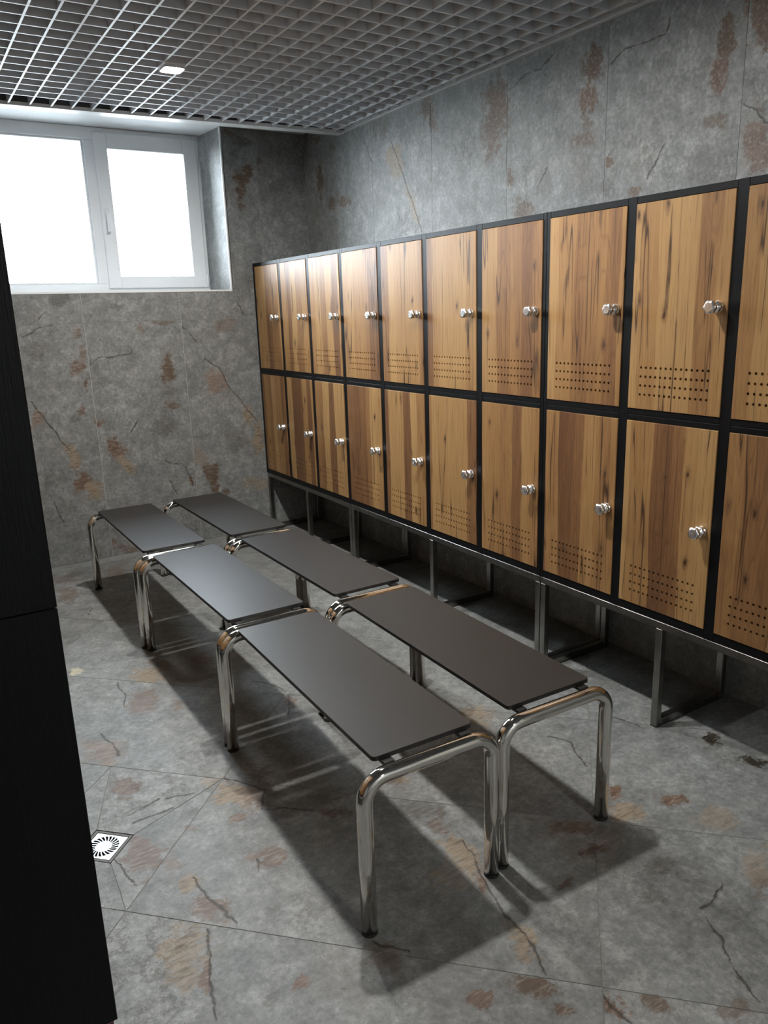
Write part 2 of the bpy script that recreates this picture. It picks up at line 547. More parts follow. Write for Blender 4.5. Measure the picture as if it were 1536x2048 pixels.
# --- the slate-look porcelain: a base, rust patches and cracks with their own places
def make_stone_group():
    g, gi, go = ng('slate_base', [('Vector', 'NodeSocketVector')],
                   [('Color', 'NodeSocketColor'), ('Height', 'NodeSocketFloat'), ('Edge', 'NodeSocketFloat'), ('Warp', 'NodeSocketVector'), ('Strata', 'NodeSocketFloat')])
    P = gi.outputs['Vector']
    big = noise(g, P, 2.4, 4, 0.55)
    mid = noise(g, P, 15.0, 9, 0.70)
    fine = noise(g, P, 62.0, 6, 0.74)
    t = math_n(g, 'ADD', math_n(g, 'MULTIPLY', big, 0.26), math_n(g, 'ADD', math_n(g, 'MULTIPLY', mid, 0.36), math_n(g, 'MULTIPLY', fine, 0.42)))
    c = ramp(g, t, [(0.38, (0.085, 0.089, 0.086)), (0.48, (0.158, 0.164, 0.160)), (0.56, (0.22, 0.227, 0.222)), (0.68, (0.36, 0.369, 0.358))])
    tint = noise(g, vmath(g, 'ADD', P, (7.3, 1.1, 4.0)), 4.1, 6, 0.65)
    c = mixc(g, maprange(g, tint, 0.57, 0.74, 0, 0.30), c, (0.165, 0.137, 0.105))
    # pale flecks and short pale scratches, dark pits
    scr = math_n(g, 'ABSOLUTE', math_n(g, 'SUBTRACT', noise(g, vmath(g, 'ADD', P, (3.3, 9.1, 2.0)), 24.0, 7, 0.7), 0.5))
    scm = math_n(g, 'MULTIPLY', maprange(g, scr, 0.0, 0.03, 1, 0), maprange(g, mid, 0.50, 0.62))
    c = mixc(g, math_n(g, 'MULTIPLY', scm, 0.5), c, (0.40, 0.405, 0.39))
    pit = noise(g, vmath(g, 'ADD', P, (5.1, 0.4, 6.6)), 75.0, 4, 0.65)
    pm = math_n(g, 'MULTIPLY', maprange(g, pit, 0.60, 0.70), maprange(g, tint, 0.46, 0.60))
    c = mixc(g, math_n(g, 'MULTIPLY', pm, 0.6), c, (0.06, 0.055, 0.05))
    vein = noise(g, vmath(g, 'ADD', P, (1.3, 2.1, 8.0)), 7.0, 10, 0.74)
    vein = math_n(g, 'ABSOLUTE', math_n(g, 'SUBTRACT', vein, 0.5))
    vm = math_n(g, 'MULTIPLY', maprange(g, vein, 0.0, 0.018, 1, 0), maprange(g, big, 0.49, 0.60))
    c = mixc(g, math_n(g, 'MULTIPLY', vm, 0.5), c, (0.08, 0.072, 0.064))
    hgt = math_n(g, 'SUBTRACT', math_n(g, 'ADD', math_n(g, 'MULTIPLY', mid, 1.0), math_n(g, 'MULTIPLY', fine, 0.5)), math_n(g, 'MULTIPLY', math_n(g, 'ADD', vm, pm), 0.2))
    edge = math_n(g, 'SUBTRACT', noise(g, P, 17.0, 10, 0.76), 0.5)
    warp = vmath(g, 'SUBTRACT', noise(g, P, 11.0, 8, 0.68, 'Color'), (0.5, 0.5, 0.5))
    mp = g.nodes.new('ShaderNodeMapping')
    mp.inputs['Rotation'].default_value = (0.3, 0.2, 0.55)
    mp.inputs['Scale'].default_value = (22, 95, 95)
    g.links.new(P, mp.inputs['Vector'])
    strata = noise(g, mp.outputs[0], 1.0, 5, 0.7)
    for nme, s in (('Color', c), ('Height', hgt), ('Edge', edge), ('Warp', warp), ('Strata', strata)):
        g.links.new(s, go.inputs[nme])
    return g


def make_patch_group():
    g, gi, go = ng('rust_patch', [('Color', 'NodeSocketColor'), ('P', 'NodeSocketVector'), ('Edge', 'NodeSocketFloat'), ('Strata', 'NodeSocketFloat'), ('C', 'NodeSocketVector'),
                                  ('A', 'NodeSocketVector'), ('B', 'NodeSocketVector'), ('Tone', 'NodeSocketColor'), ('Amount', 'NodeSocketFloat')], [('Color', 'NodeSocketColor')])
    o = gi.outputs
    q = vmath(g, 'SUBTRACT', o['P'], o['C'])
    u, w = vmath(g, 'DOT_PRODUCT', q, o['A']), vmath(g, 'DOT_PRODUCT', q, o['B'])
    d = math_n(g, 'SQRT', math_n(g, 'ADD', math_n(g, 'MULTIPLY', u, u), math_n(g, 'MULTIPLY', w, w)))
    d = math_n(g, 'ADD', d, math_n(g, 'MULTIPLY', o['Edge'], 4.6))
    mk = maprange(g, d, 0.70, 1.22, 1, 0)
    st = maprange(g, o['Strata'], 0.34, 0.50, 0.70, 1.0)
    mk = math_n(g, 'MULTIPLY', math_n(g, 'MULTIPLY', mk, st), math_n(g, 'MULTIPLY', o['Amount'], 1.22), clampit=True)
    tone = mixc(g, maprange(g, o['Strata'], 0.50, 0.62, 0, 0.6), o['Tone'], (0.055, 0.042, 0.032))
    tone = mixc(g, maprange(g, o['Edge'], 0.06, 0.22, 0, 0.4), tone, o['Color'])
    tone = mixc(g, maprange(g, o['Strata'], 0.47, 0.36, 0, 0.45), tone, (0.33, 0.29, 0.235))
    g.links.new(mixc(g, mk, o['Color'], tone), go.inputs['Color'])
    return g


def make_crack_group():
    g, gi, go = ng('crack_line', [('Mask', 'NodeSocketFloat'), ('P', 'NodeSocketVector'), ('A', 'NodeSocketVector'), ('AB', 'NodeSocketVector'), ('InvL2', 'NodeSocketFloat'), ('Width', 'NodeSocketFloat')],
                   [('Mask', 'NodeSocketFloat')])
    o = gi.outputs
    q = vmath(g, 'SUBTRACT', o['P'], o['A'])
    t = math_n(g, 'MULTIPLY', vmath(g, 'DOT_PRODUCT', q, o['AB']), o['InvL2'], clampit=True)
    sc = g.nodes.new('ShaderNodeVectorMath')
    sc.operation = 'SCALE'
    g.links.new(o['AB'], sc.inputs[0])
    g.links.new(t, sc.inputs['Scale'])
    d = vmath(g, 'LENGTH', vmath(g, 'SUBTRACT', q, sc.outputs['Vector']))
    mk = math_n(g, 'SUBTRACT', 1.0, math_n(g, 'DIVIDE', d, o['Width']), clampit=True)
    g.links.new(math_n(g, 'MAXIMUM', o['Mask'], mk), go.inputs['Mask'])
    return g


STONE_G, PATCH_G, CRACK_G = make_stone_group(), make_patch_group(), make_crack_group()
TONES = {'b': (0.105, 0.07, 0.045), 'r': (0.145, 0.092, 0.064), 't': (0.245, 0.195, 0.138), 'p': (0.21, 0.158, 0.125), 'd': (0.075, 0.073, 0.067), 'k': (0.03, 0.026, 0.018), 'w': (0.55, 0.50, 0.36)}
AXES = {'B': lambda a, b: (a, 0.0, b), 'R': lambda a, b: (0.0, a, b), 'F': lambda a, b: (a, b, 0.0)}
# which coordinate is across the surface (zeroed so that marks lie in the plane)
KEEP = {'B': (1, 0, 1), 'R': (0, 1, 1), 'F': (1, 1, 0)}


def stone_mat(name, kind, seed, patches=(), cracks=(), rough=0.5):
    mt, nt, p = new_mat(name)
    geo = nt.nodes.new('ShaderNodeNewGeometry')
    pos = vmath(nt, 'MULTIPLY', geo.outputs['Position'], tuple(float(k) for k in KEEP[kind]))
    rnd = random.Random(seed)
    base = nt.nodes.new('ShaderNodeGroup')
    base.node_tree = STONE_G
    nt.links.new(vmath(nt, 'ADD', geo.outputs['Position'], (rnd.uniform(0, 40), rnd.uniform(0, 40), rnd.uniform(0, 40))), base.inputs[0])
    c = base.outputs['Color']
    wp = nt.nodes.new('ShaderNodeVectorMath')
    wp.operation = 'SCALE'
    nt.links.new(base.outputs['Warp'], wp.inputs[0])
    wp.inputs['Scale'].default_value = 0.12
    P = vmath(nt, 'MULTIPLY', vmath(nt, 'ADD', pos, wp.outputs['Vector']), tuple(float(k) for k in KEEP[kind]))
    ax = AXES[kind]
    for (cx, cy, a0, a1, b0, b1, tone, amt, rad) in patches:
        n = nt.nodes.new('ShaderNodeGroup')
        n.node_tree = PATCH_G
        nt.links.new(c, n.inputs['Color'])
        nt.links.new(P, n.inputs['P'])
        nt.links.new(base.outputs['Edge'], n.inputs['Edge'])
        nt.links.new(base.outputs['Strata'], n.inputs['Strata'])
        n.inputs['C'].default_value = ax(cx, cy)
        n.inputs['A'].default_value = ax(a0, a1)
        n.inputs['B'].default_value = ax(b0, b1)
        n.inputs['Tone'].default_value = (*TONES[tone], 1)
        n.inputs['Amount'].default_value = amt
        c = n.outputs['Color']
    hgt = base.outputs['Height']
    if cracks:
        wp2 = nt.nodes.new('ShaderNodeVectorMath')
        wp2.operation = 'SCALE'
        nt.links.new(base.outputs['Warp'], wp2.inputs[0])
        wp2.inputs['Scale'].default_value = 0.05
        P2 = vmath(nt, 'MULTIPLY', vmath(nt, 'ADD', pos, wp2.outputs['Vector']), tuple(float(k) for k in KEEP[kind]))
        mk = None
        for (x0, y0, x1, y1) in cracks:
            n = nt.nodes.new('ShaderNodeGroup')
            n.node_tree = CRACK_G
            if mk is not None:
                nt.links.new(mk, n.inputs['Mask'])
            nt.links.new(P2, n.inputs['P'])
            n.inputs['A'].default_value = ax(x0, y0)
            n.inputs['AB'].default_value = ax(x1 - x0, y1 - y0)
            n.inputs['InvL2'].default_value = 1.0 / max(1e-6, (x1 - x0) ** 2 + (y1 - y0) ** 2)
            n.inputs['Width'].default_value = 0.0078
            mk = n.outputs['Mask']
        mk = math_n(nt, 'MULTIPLY', mk, maprange(nt, math_n(nt, 'ADD', mk, math_n(nt, 'MULTIPLY', base.outputs['Edge'], 4.0)), 0.25, 0.8))
        c = mixc(nt, math_n(nt, 'MULTIPLY', mk, 0.95, clampit=True), c, (0.035, 0.03, 0.025))
        hgt = math_n(nt, 'SUBTRACT', hgt, math_n(nt, 'MULTIPLY', mk, 0.5))
    nt.links.new(c, p.inputs['Base Color'])
    b = nt.nodes.new('ShaderNodeBump')
    b.inputs['Strength'].default_value = 0.35
    b.inputs['Distance'].default_value = 0.006
    nt.links.new(hgt, b.inputs['Height'])
    nt.links.new(b.outputs['Normal'], p.inputs['Normal'])
    p.inputs['Roughness'].default_value = rough
    p.inputs['Specular IOR Level'].default_value = 0.4
    return mt


def marks_for(kind, patches, cracks, poly):
    """the marks whose middle lies on this tile"""
    def inside(x, y):
        s = False
        for i in range(len(poly)):
            (x0, y0), (x1, y1) = poly[i], poly[i - 1]
            if (y0 > y) != (y1 > y) and x < (x1 - x0) * (y - y0) / (y1 - y0) + x0:
                s = not s
        return s

    def near(x, y, r):
        return inside(x, y) or any(inside(x + r * math.cos(k), y + r * math.sin(k)) for k in (0, 1.57, 3.14, 4.71))
    ps = [q for q in patches if near(q[0], q[1], 0.7 * q[8])]
    cs = []
    for line in cracks:
        for a, b in zip(line, line[1:]):
            if inside((a[0] + b[0]) / 2, (a[1] + b[1]) / 2) or inside(*a) or inside(*b):
                cs.append((*a, *b))
    return ps, cs


def make_wood(name):
    mt, nt, p = new_mat(name)
    tc = nt.nodes.new('ShaderNodeTexCoord')
    oi = nt.nodes.new('ShaderNodeObjectInfo')
    cb = nt.nodes.new('ShaderNodeCombineXYZ')
    nt.links.new(math_n(nt, 'MULTIPLY', oi.outputs['Random'], 37.0), cb.inputs[1])
    nt.links.new(math_n(nt, 'MULTIPLY', oi.outputs['Random'], 91.0), cb.inputs[2])
    P = vmath(nt, 'ADD', tc.outputs['Object'], cb.outputs[0])

    def sc(v, off=(0, 0, 0)):
        n = nt.nodes.new('ShaderNodeMapping')
        n.inputs['Scale'].default_value = v
        n.inputs['Location'].default_value = off
        nt.links.new(P, n.inputs['Vector'])
        return n.outputs[0]
    # slow sideways sway so that board edges are not ruler straight
    sway = noise(nt, sc((0, 6, 1.6)), 1.0, 2, 0.5)
    sep = nt.nodes.new('ShaderNodeSeparateXYZ')
    nt.links.new(P, sep.inputs[0])
    yy = math_n(nt, 'ADD', sep.outputs[1], math_n(nt, 'MULTIPLY', sway, 0.05))
    cy = nt.nodes.new('ShaderNodeCombineXYZ')
    nt.links.new(math_n(nt, 'MULTIPLY', yy, 15.0), cy.inputs[0])
    vor = nt.nodes.new('ShaderNodeTexVoronoi')
    vor.voronoi_dimensions = '1D'
    vor.inputs['Scale'].default_value = 1.0
    nt.links.new(math_n(nt, 'MULTIPLY', yy, 15.0), vor.inputs['W'])
    sepc = nt.nodes.new('ShaderNodeSeparateColor')
    nt.links.new(vor.outputs['Color'], sepc.inputs[0])
    board = sepc.outputs[0]
    wid = noise(nt, sc((0, 9, 0.9), (0, 3, 2)), 1.0, 3, 0.5)
    grain = noise(nt, sc((0, 130, 5)), 1.0, 6, 0.65)
    fine = noise(nt, sc((0, 420, 16)), 1.0, 3, 0.6)
    t = math_n(nt, 'ADD', math_n(nt, 'MULTIPLY', board, 0.50), math_n(nt, 'ADD', math_n(nt, 'MULTIPLY', wid, 0.37), math_n(nt, 'MULTIPLY', grain, 0.35)))
    c = ramp(nt, t, [(0.28, (0.098, 0.043, 0.019)), (0.46, (0.19, 0.093, 0.038)), (0.62, (0.285, 0.154, 0.058)), (0.85, (0.37, 0.222, 0.090))])
    c = mixc(nt, maprange(nt, grain, 0.32, 0.48, 0.42, 0), c, (0.11, 0.055, 0.027))
    c = mixc(nt, maprange(nt, fine, 0.55, 0.75, 0, 0.22), c, (0.48, 0.32, 0.165))
    # cathedral figure: contour lines of a long slow noise, on the redder boards
    cn = noise(nt, sc((0, 9, 1.1), (0, 1, 4)), 1.0, 1.5, 0.45)
    cl = math_n(nt, 'ABSOLUTE', math_n(nt, 'SINE', math_n(nt, 'MULTIPLY', cn, 42.0)))
    fig = math_n(nt, 'MULTIPLY', maprange(nt, cl, 0.05, 0.34, 1, 0), maprange(nt, board, 0.55, 0.25, 0, 1))
    fig = math_n(nt, 'MULTIPLY', fig, maprange(nt, grain, 0.40, 0.60, 0.3, 1.0))
    c = mixc(nt, math_n(nt, 'MULTIPLY', fig, 0.5), c, (0.085, 0.040, 0.020))
    # long dark drying cracks
    ck = noise(nt, sc((0, 13, 0.55), (0, 7, 3)), 1.0, 2.2, 0.5)
    ck = math_n(nt, 'ABSOLUTE', math_n(nt, 'SUBTRACT', ck, 0.5))
    sel = noise(nt, sc((0, 11, 3.0), (0, 2, 9)), 1.0, 3, 0.5)
    ckm = math_n(nt, 'MULTIPLY', maprange(nt, ck, 0.002, 0.011, 1, 0), maprange(nt, sel, 0.45, 0.54))
    c = mixc(nt, math_n(nt, 'MULTIPLY', ckm, 0.95), c, (0.022, 0.011, 0.006))
    halo = math_n(nt, 'MULTIPLY', maprange(nt, ck, 0.0, 0.05, 1, 0), maprange(nt, sel, 0.45, 0.62))
    c = mixc(nt, math_n(nt, 'MULTIPLY', halo, 0.30), c, (0.12, 0.06, 0.03))
    # knots
    kv = nt.nodes.new('ShaderNodeTexVoronoi')
    kv.voronoi_dimensions = '2D'
    kv.inputs['Scale'].default_value = 1.0
    kv.inputs['Randomness'].default_value = 1.0
    sw = nt.nodes.new('ShaderNodeCombineXYZ')
    s2 = nt.nodes.new('ShaderNodeSeparateXYZ')
    nt.links.new(sc((0, 8.0, 3.4)), s2.inputs[0])
    nt.links.new(s2.outputs[1], sw.inputs[0])
    nt.links.new(s2.outputs[2], sw.inputs[1])
    nt.links.new(sw.outputs[0], kv.inputs['Vector'])
    kd = math_n(nt, 'ADD', kv.outputs['Distance'], math_n(nt, 'MULTIPLY', math_n(nt, 'SUBTRACT', noise(nt, sc((0, 45, 28)), 1.0, 4, 0.65), 0.5), 0.22))
    sk = nt.nodes.new('ShaderNodeSeparateColor')
    nt.links.new(kv.outputs['Color'], sk.inputs[0])
    some = math_n(nt, 'GREATER_THAN', sk.outputs[1], 0.66)
    c = mixc(nt, math_n(nt, 'MULTIPLY', math_n(nt, 'MULTIPLY', maprange(nt, kd, 0.02, 0.15, 1, 0, True), some), 0.6), c, (0.10, 0.05, 0.025))
    c = mixc(nt, math_n(nt, 'MULTIPLY', math_n(nt, 'MULTIPLY', maprange(nt, kd, 0.01, 0.05, 1, 0), some), 0.9), c, (0.03, 0.014, 0.008))
    nt.links.new(c, p.inputs['Base Color'])
    p.inputs['Roughness'].default_value = 0.42
    p.inputs['Specular IOR Level'].default_value = 0.35
    b = nt.nodes.new('ShaderNodeBump')
    b.inputs['Strength'].default_value = 0.15
    b.inputs['Distance'].default_value = 0.001
    nt.links.new(math_n(nt, 'SUBTRACT', grain, ckm), b.inputs['Height'])
    nt.links.new(b.outputs['Normal'], p.inputs['Normal'])
    return mt


WOOD = make_wood('knotty_oak')
BLACK = plain('black_laminate', (0.0036, 0.0040, 0.0048), 0.42, 0, 0.2, bump=0.25, bscale=1.0, stretch=(400, 400, 25))
DARKIN = plain('cabinet_inside', (0.006, 0.006, 0.007), 0.8)
CHROME = plain('polished_chrome', (0.74, 0.72, 0.67), 0.07, 1.0)
KNOBM = plain('chrome_knob', (0.93, 0.93, 0.92), 0.27, 1.0)
STEEL = plain('brushed_steel', (0.25, 0.245, 0.23), 0.30, 1.0, bump=0.35, bscale=28.0, var=0.2, vscale=12)
REDRAIL = plain('dark_red_rail', (0.06, 0.012, 0.009), 0.4)  # even dark red for the rails of the left-hand stands
RUBBER = plain('black_rubber', (0.008, 0.008, 0.008), 0.7)
HPL = plain('charcoal_compact_board', (0.015, 0.0135, 0.0125), 0.40, 0, 0.5, bump=0.06, bscale=900.0, var=0.06, vscale=14)
HPLEDGE = plain('black_board_edge', (0.006, 0.006, 0.006), 0.5)
BARM = plain('black_steel_bar', (0.012, 0.012, 0.012), 0.45)
GRIDM = plain('grey_coated_blade', (0.67, 0.705, 0.745), 0.34, 0.0, 0.5, var=0.05, vscale=3)
SLABM = plain('dark_slab', (0.17, 0.178, 0.19), 0.9, var=0.2, vscale=3)
PVC = plain('white_window_plastic', (0.76, 0.79, 0.81), 0.35, 0, 0.5, bump=0.05, bscale=300, var=0.02, vscale=5)
PLASTER = plain('white_plaster', (0.68, 0.71, 0.73), 0.55, 0, 0.5, var=0.03, vscale=4)
BEAD = plain('white_trim_metal', (0.75, 0.77, 0.78), 0.35, 0, 0.5, var=0.02, vscale=6)
GROUT = plain('pale_grout', (0.48, 0.48, 0.46), 0.9, bump=0.2, bscale=300, var=0.15, vscale=40)
FGROUT = plain('floor_grout', (0.17, 0.165, 0.15), 0.9, bump=0.2, bscale=300, var=0.15, vscale=40)
GRATE = plain('stainless_grate', (0.50, 0.51, 0.52), 0.36, 1.0, var=0.05, vscale=60)
PIT = plain('drain_pit', (0.004, 0.004, 0.004), 0.9)

GLASS, gnt, gp = new_mat('clear_glass')
gtr = gnt.nodes.new('ShaderNodeBsdfTransparent')
ggl = gnt.nodes.new('ShaderNodeBsdfGlossy')
ggl.inputs['Roughness'].default_value = 0.02
gmx = gnt.nodes.new('ShaderNodeMixShader')
glw = gnt.nodes.new('ShaderNodeFresnel')
glw.inputs['IOR'].default_value = 1.2
gnt.links.new(glw.outputs[0], gmx.inputs[0])
gnt.links.new(gtr.outputs[0], gmx.inputs[1])
gnt.links.new(ggl.outputs[0], gmx.inputs[2])
gnt.links.new(gmx.outputs[0], gnt.nodes['Material Output'].inputs['Surface'])

LAMPM, lnt, lp = new_mat('lit_diffuser')
lp.inputs['Base Color'].default_value = (0.9, 0.9, 0.88, 1)
lp.inputs['Emission Color'].default_value = (1.0, 0.975, 0.935, 1)
lp.inputs['Emission Strength'].default_value = LAMP_STRENGTH

# ------------------------------------------------------------------ the room shell
SEED = [100]


def tile(parent, poly, to3, kind, patches, cracks, t=0.012, rough=0.5, name='tile'):
    SEED[0] += 1
    ps, cs = marks_for(kind, patches, cracks, poly)
    mt = stone_mat('slate_tile', kind, SEED[0], ps, cs, rough)
    MB().prism(poly, to3, t).build(name, mt, parent)


def rect(a0, a1, b0, b1):
    return [(a0, b0), (a1, b0), (a1, b1), (a0, b1)]


G = 0.0012                                             # half a joint
# floor: 60 x 120 tiles laid on the diagonal, u = (x+y)/sqrt2, w = (y-x)/sqrt2
DU, DW = 1.709, 1.290                                  # the drain in u, w
DX, DY = (DU - DW) / SQ, (DU + DW) / SQ
fm = MB()
fm.box(XL0, XW + 0.3, YF, DY - 0.09, -0.20, -0.0012)
fm.box(XL0, XW + 0.3, DY + 0.09, YB + 0.4, -0.20, -0.0012)
fm.box(XL0, DX - 0.09, DY - 0.09, DY + 0.09, -0.20, -0.0012)
fm.box(DX + 0.09, XW + 0.3, DY - 0.09, DY + 0.09, -0.20, -0.0012)
fm.box(DX - 0.09, DX + 0.09, DY - 0.09, DY + 0.09, -0.20, -0.0125)
floor = struct(fm.build('floor', FGROUT), 'grey slate-look floor of large tiles laid diagonally')


def uw(u, w):
    return ((u - w) / SQ, (u + w) / SQ)


def in_room(poly):
    poly = clip(poly, 1, 0, XW - 0.001)
    poly = clip(poly, -1, 0, 0.9)
    poly = clip(poly, 0, 1, YB - 0.001)
    return clip(poly, 0, -1, 0.4)


def fl3(a, b, d):
    return (a, b, -d)


floor_polys = []
for k in range(-6, 7):
    for mm in range(-3, 4):
        u0, w0 = 2.088 + 0.6 * k, -0.1167 + 1.2 * mm
        u1, w1 = u0 + 0.6, w0 + 1.2
        if abs(u1 - 2.088) < 1e-6 and abs(w0 - 1.0833) < 1e-3:
            h = 0.0625                                  # the tile cut to slope to the drain
            a, b, c, d = (DU - h, DW - h), (DU + h, DW - h), (DU + h, DW + h), (DU - h, DW + h)
            wl = 1.50
            parts = [[(u0, w0), (u1, w0), b, a], [(u1, w0), (u1, wl), c, b], [(u0, w0), a, d, (u0, wl)], [d, c, (u1, wl), (u0, wl)], [(u0, wl), (u1, wl), (u1, w1), (u0, w1)]]
        else:
            parts = [[(u0, w0), (u1, w0), (u1, w1), (u0, w1)]]
        for pt in parts:
            pl = [uw(*q) for q in pt]
            area = sum(pl[i - 1][0] * pl[i][1] - pl[i][0] * pl[i - 1][1] for i in range(len(pl)))
            if area < 0:
                pl.reverse()
            pl = in_room(pl)
            if len(pl) >= 3:
                pl = inset(pl, G)
                if len(pl) >= 3:
                    floor_polys.append(pl)
for pl in floor_polys:
    tile(floor, pl, fl3, 'F', PATCH_F, CRACK_F, rough=0.46)

# right wall
wr = MB().box(XW + 0.0025, XW + 0.30, YF, YB + 0.40, -0.2, 3.1)
wall_right = struct(wr.build('wall_right', GROUT), 'grey slate-look tiled wall behind the oak lockers')
for k in range(-5, 5):
    y0 = 2.385 + 0.6 * k
    y1 = min(y0 + 0.6, YB)
    for z0, z1 in ((0.0, 0.276), (0.276, 1.482), (1.482, 2.66)):
        tile(wall_right, rect(y0 + G * 0.6, y1 - G * 0.6, z0 + G, z1 - G), lambda a, b, d: (XW + d, a, b), 'R', PATCH_R, CRACK_R, t=0.010)

# back wall with the window opening
yb0, yb1 = YB + 0.0025, YB + 0.42
wb = MB()
wb.box(XL0, WX0 - 0.012, yb0, yb1, -0.2, 3.1)
wb.box(WX0 - 0.012, WX1 + 0.012, yb0, yb1, -0.2, WZ0 - 0.012)
wb.box(WX1 + 0.012, XW + 0.01, yb0, yb1, -0.2, 3.1)
wall_back = struct(wb.build('wall_back', GROUT), 'grey slate-look tiled end wall with rust marks below the window')


def bw3(a, b, d):
    return (a, YB + d, b)


for k in range(-3, 2):
    x0 = 1.615 + 0.6 * k
    x1 = min(x0 + 0.6, XW)
    for z0, z1 in ((0.0, 0.276), (0.276, 1.482)):
        tile(wall_back, rect(x0 + G, x1 - G, z0 + G, z1 - G), bw3, 'B', PATCH_B, CRACK_B)
    if x0 > 2.0:
        poly = rect(x0 + G, x1 - G, 1.482 + G, ZN)
    elif x1 > WX1:
        poly = [(x0 + G, 1.482 + G), (x1 - G, 1.482 + G), (x1 - G, ZN), (WX1, ZN), (WX1, WZ0), (x0 + G, WZ0)]
    elif x0 < WX0:
        poly = rect(x0 + G, x1 - G, 1.482 + G, WZ0) if x0 < -0.3 else [(x0 + G, 1.482 + G), (x1 - G, 1.482 + G), (x1 - G, WZ0), (WX0, WZ0), (WX0, ZN), (x0 + G, ZN)]
    else:
        poly = rect(x0 + G, x1 - G, 1.482 + G, WZ0)
    tile(wall_back, poly, bw3, 'B', PATCH_B, CRACK_B)
# tiled reveal on the right side of the opening (splays a little)
rv = MB()
rv.add([(WX1, YB, WZ0), (WX1 - 0.028, WY + 0.06, WZ0), (WX1 - 0.028, WY + 0.06, ZN), (WX1, YB, ZN), (WX1 + 0.012, YB, WZ0), (WX1 + 0.012, WY + 0.06, WZ0), (WX1 + 0.012, WY + 0.06, ZN), (WX1 + 0.012, YB, ZN)],
       [(0, 1, 2, 3), (4, 7, 6, 5), (0, 4, 5, 1), (2, 6, 7, 3), (0, 3, 7, 4), (1, 5, 6, 2)])
rv.build('reveal_tile', stone_mat('slate_reveal', 'R', 991), wall_back)
rl = MB().box(WX0 - 0.012, WX0, YB, WY + 0.06, WZ0, ZN)
rl.build('reveal_tile', stone_mat('slate_reveal', 'R', 992), wall_back)
MB().box(WX0, WX1 - 0.001, YB + 0.002, WY + 0.06, WZ0 - 0.012, WZ0 - 0.001).build('window_ledge', PLASTER, wall_back)
# white corner strips on the edges of the opening
MB().box(WX1 - 0.004, WX1 + 0.006, YB - 0.004, YB + 0.006, WZ0 - 0.008, ZN, 0.001).build('corner_strip', BEAD, wall_back)
MB().box(WX0, WX1 - 0.004, YB - 0.004, YB + 0.006, WZ0 - 0.008, WZ0 + 0.003, 0.001).build('corner_strip', BEAD, wall_back)

# walls out of view that close the room
struct(MB().box(XL0 - 0.1, XL0, YF, YB + 0.4, -0.2, 3.1).build('wall_left', PLASTER))
struct(MB().box(XL0 - 0.1, XW + 0.3, YF - 0.1, YF, -0.2, 3.1).build('wall_front', PLASTER))

# ceiling: slab, open-cell grid of blades, edge trims, higher plaster strip before the window
ceiling = struct(MB().box(XL0 - 0.1, XW + 0.3, YF - 0.1, YB + 0.42, 3.0, 3.1).build('ceiling', SLABM), 'dark slab above a grey open-cell grid ceiling')


def trim_y(x):
    return 4.632 - 0.0575 * (x - 0.66)


BH = 0.020
bx = 0.0045
x = 0.692 - 0.1 * 24
while x < XW - 0.05:
    y1 = trim_y(x) - 0.02
    MB().box(x - bx, x + bx, YF, y1, HC, HC + 2 * BH).build('blade', GRIDM, ceiling)
    x += 0.1
y = 3.125 - 0.1 * 52
while y < 4.50:
    x1 = XW - 0.035
    if y > trim_y(x1) - 0.02:
        x1 = 0.66 + (4.632 - 0.02 - y) / 0.0575
    MB().box(XL0, x1, y - bx, y + bx, HC + 0.0006, HC + 2 * BH - 0.0006).build('blade', GRIDM, ceiling)
    y += 0.1
# back edge strip, a little out of square like the ceiling it closes
tr = MB()
xa, xb = XL0, XW - 0.002
for (o0, o1, z0, z1) in ((-0.030, 0.046, HC - 0.006, HC - 0.002), (-0.0295, -0.027, HC - 0.002, HC + 0.012)):
    ya, ybb = trim_y(xa), trim_y(xb)
    vs = [(xa, ya + o0, z0), (xb, ybb + o0, z0), (xb, ybb + o1, z0), (xa, ya + o1, z0), (xa, ya + o0, z1), (xb, ybb + o0, z1), (xb, ybb + o1, z1), (xa, ya + o1, z1)]
    tr.add(vs, [(0, 3, 2, 1), (4, 5, 6, 7), (0, 1, 5, 4), (1, 2, 6, 5), (2, 3, 7, 6), (3, 0, 4, 7)])
struct(tr.build('trim_1', BEAD), 'white edge strip where the grid ceiling ends before the window')
t2 = MB()
t2.box(XW - 0.022, XW - 0.0005, YF, trim_y(XW) - 0.03, HC - 0.004, HC - 0.001)
t2.box(XW - 0.003, XW - 0.0005, YF, trim_y(XW) - 0.03, HC - 0.001, HC + 0.03)
struct(t2.build('trim_2', BEAD), 'thin pale angle strip along the tiled wall under the grid ceiling')
so, bk = MB(), MB()
for mbx, o0, o1, z0, z1 in ((so, 0.022, None, ZN, ZN + 0.05), (bk, 0.0, 0.020, HC - 0.001, 3.0)):
    ya, ybb = trim_y(xa), trim_y(xb)
    ea, eb = (YB + 0.42, YB + 0.42) if o1 is None else (ya + o1, ybb + o1)
    vs = [(xa, ya + o0, z0), (xb, ybb + o0, z0), (xb, eb, z0), (xa, ea, z0), (xa, ya + o0, z1), (xb, ybb + o0, z1), (xb, eb, z1), (xa, ea, z1)]
    mbx.add(vs, [(0, 3, 2, 1), (4, 5, 6, 7), (0, 1, 5, 4), (1, 2, 6, 5), (2, 3, 7, 6), (3, 0, 4, 7)])
bk.build('bulkhead', SLABM, ceiling)
so.build('soffit', PLASTER, ceiling)

# ground outside the window
struct(MB().box(-14, 16, YB + 0.43, 34, 0.9, 1.1).build('ground', plain('outside_paving', (0.22, 0.22, 0.21), 0.9, var=0.2, vscale=2)), 'paving outside the window')

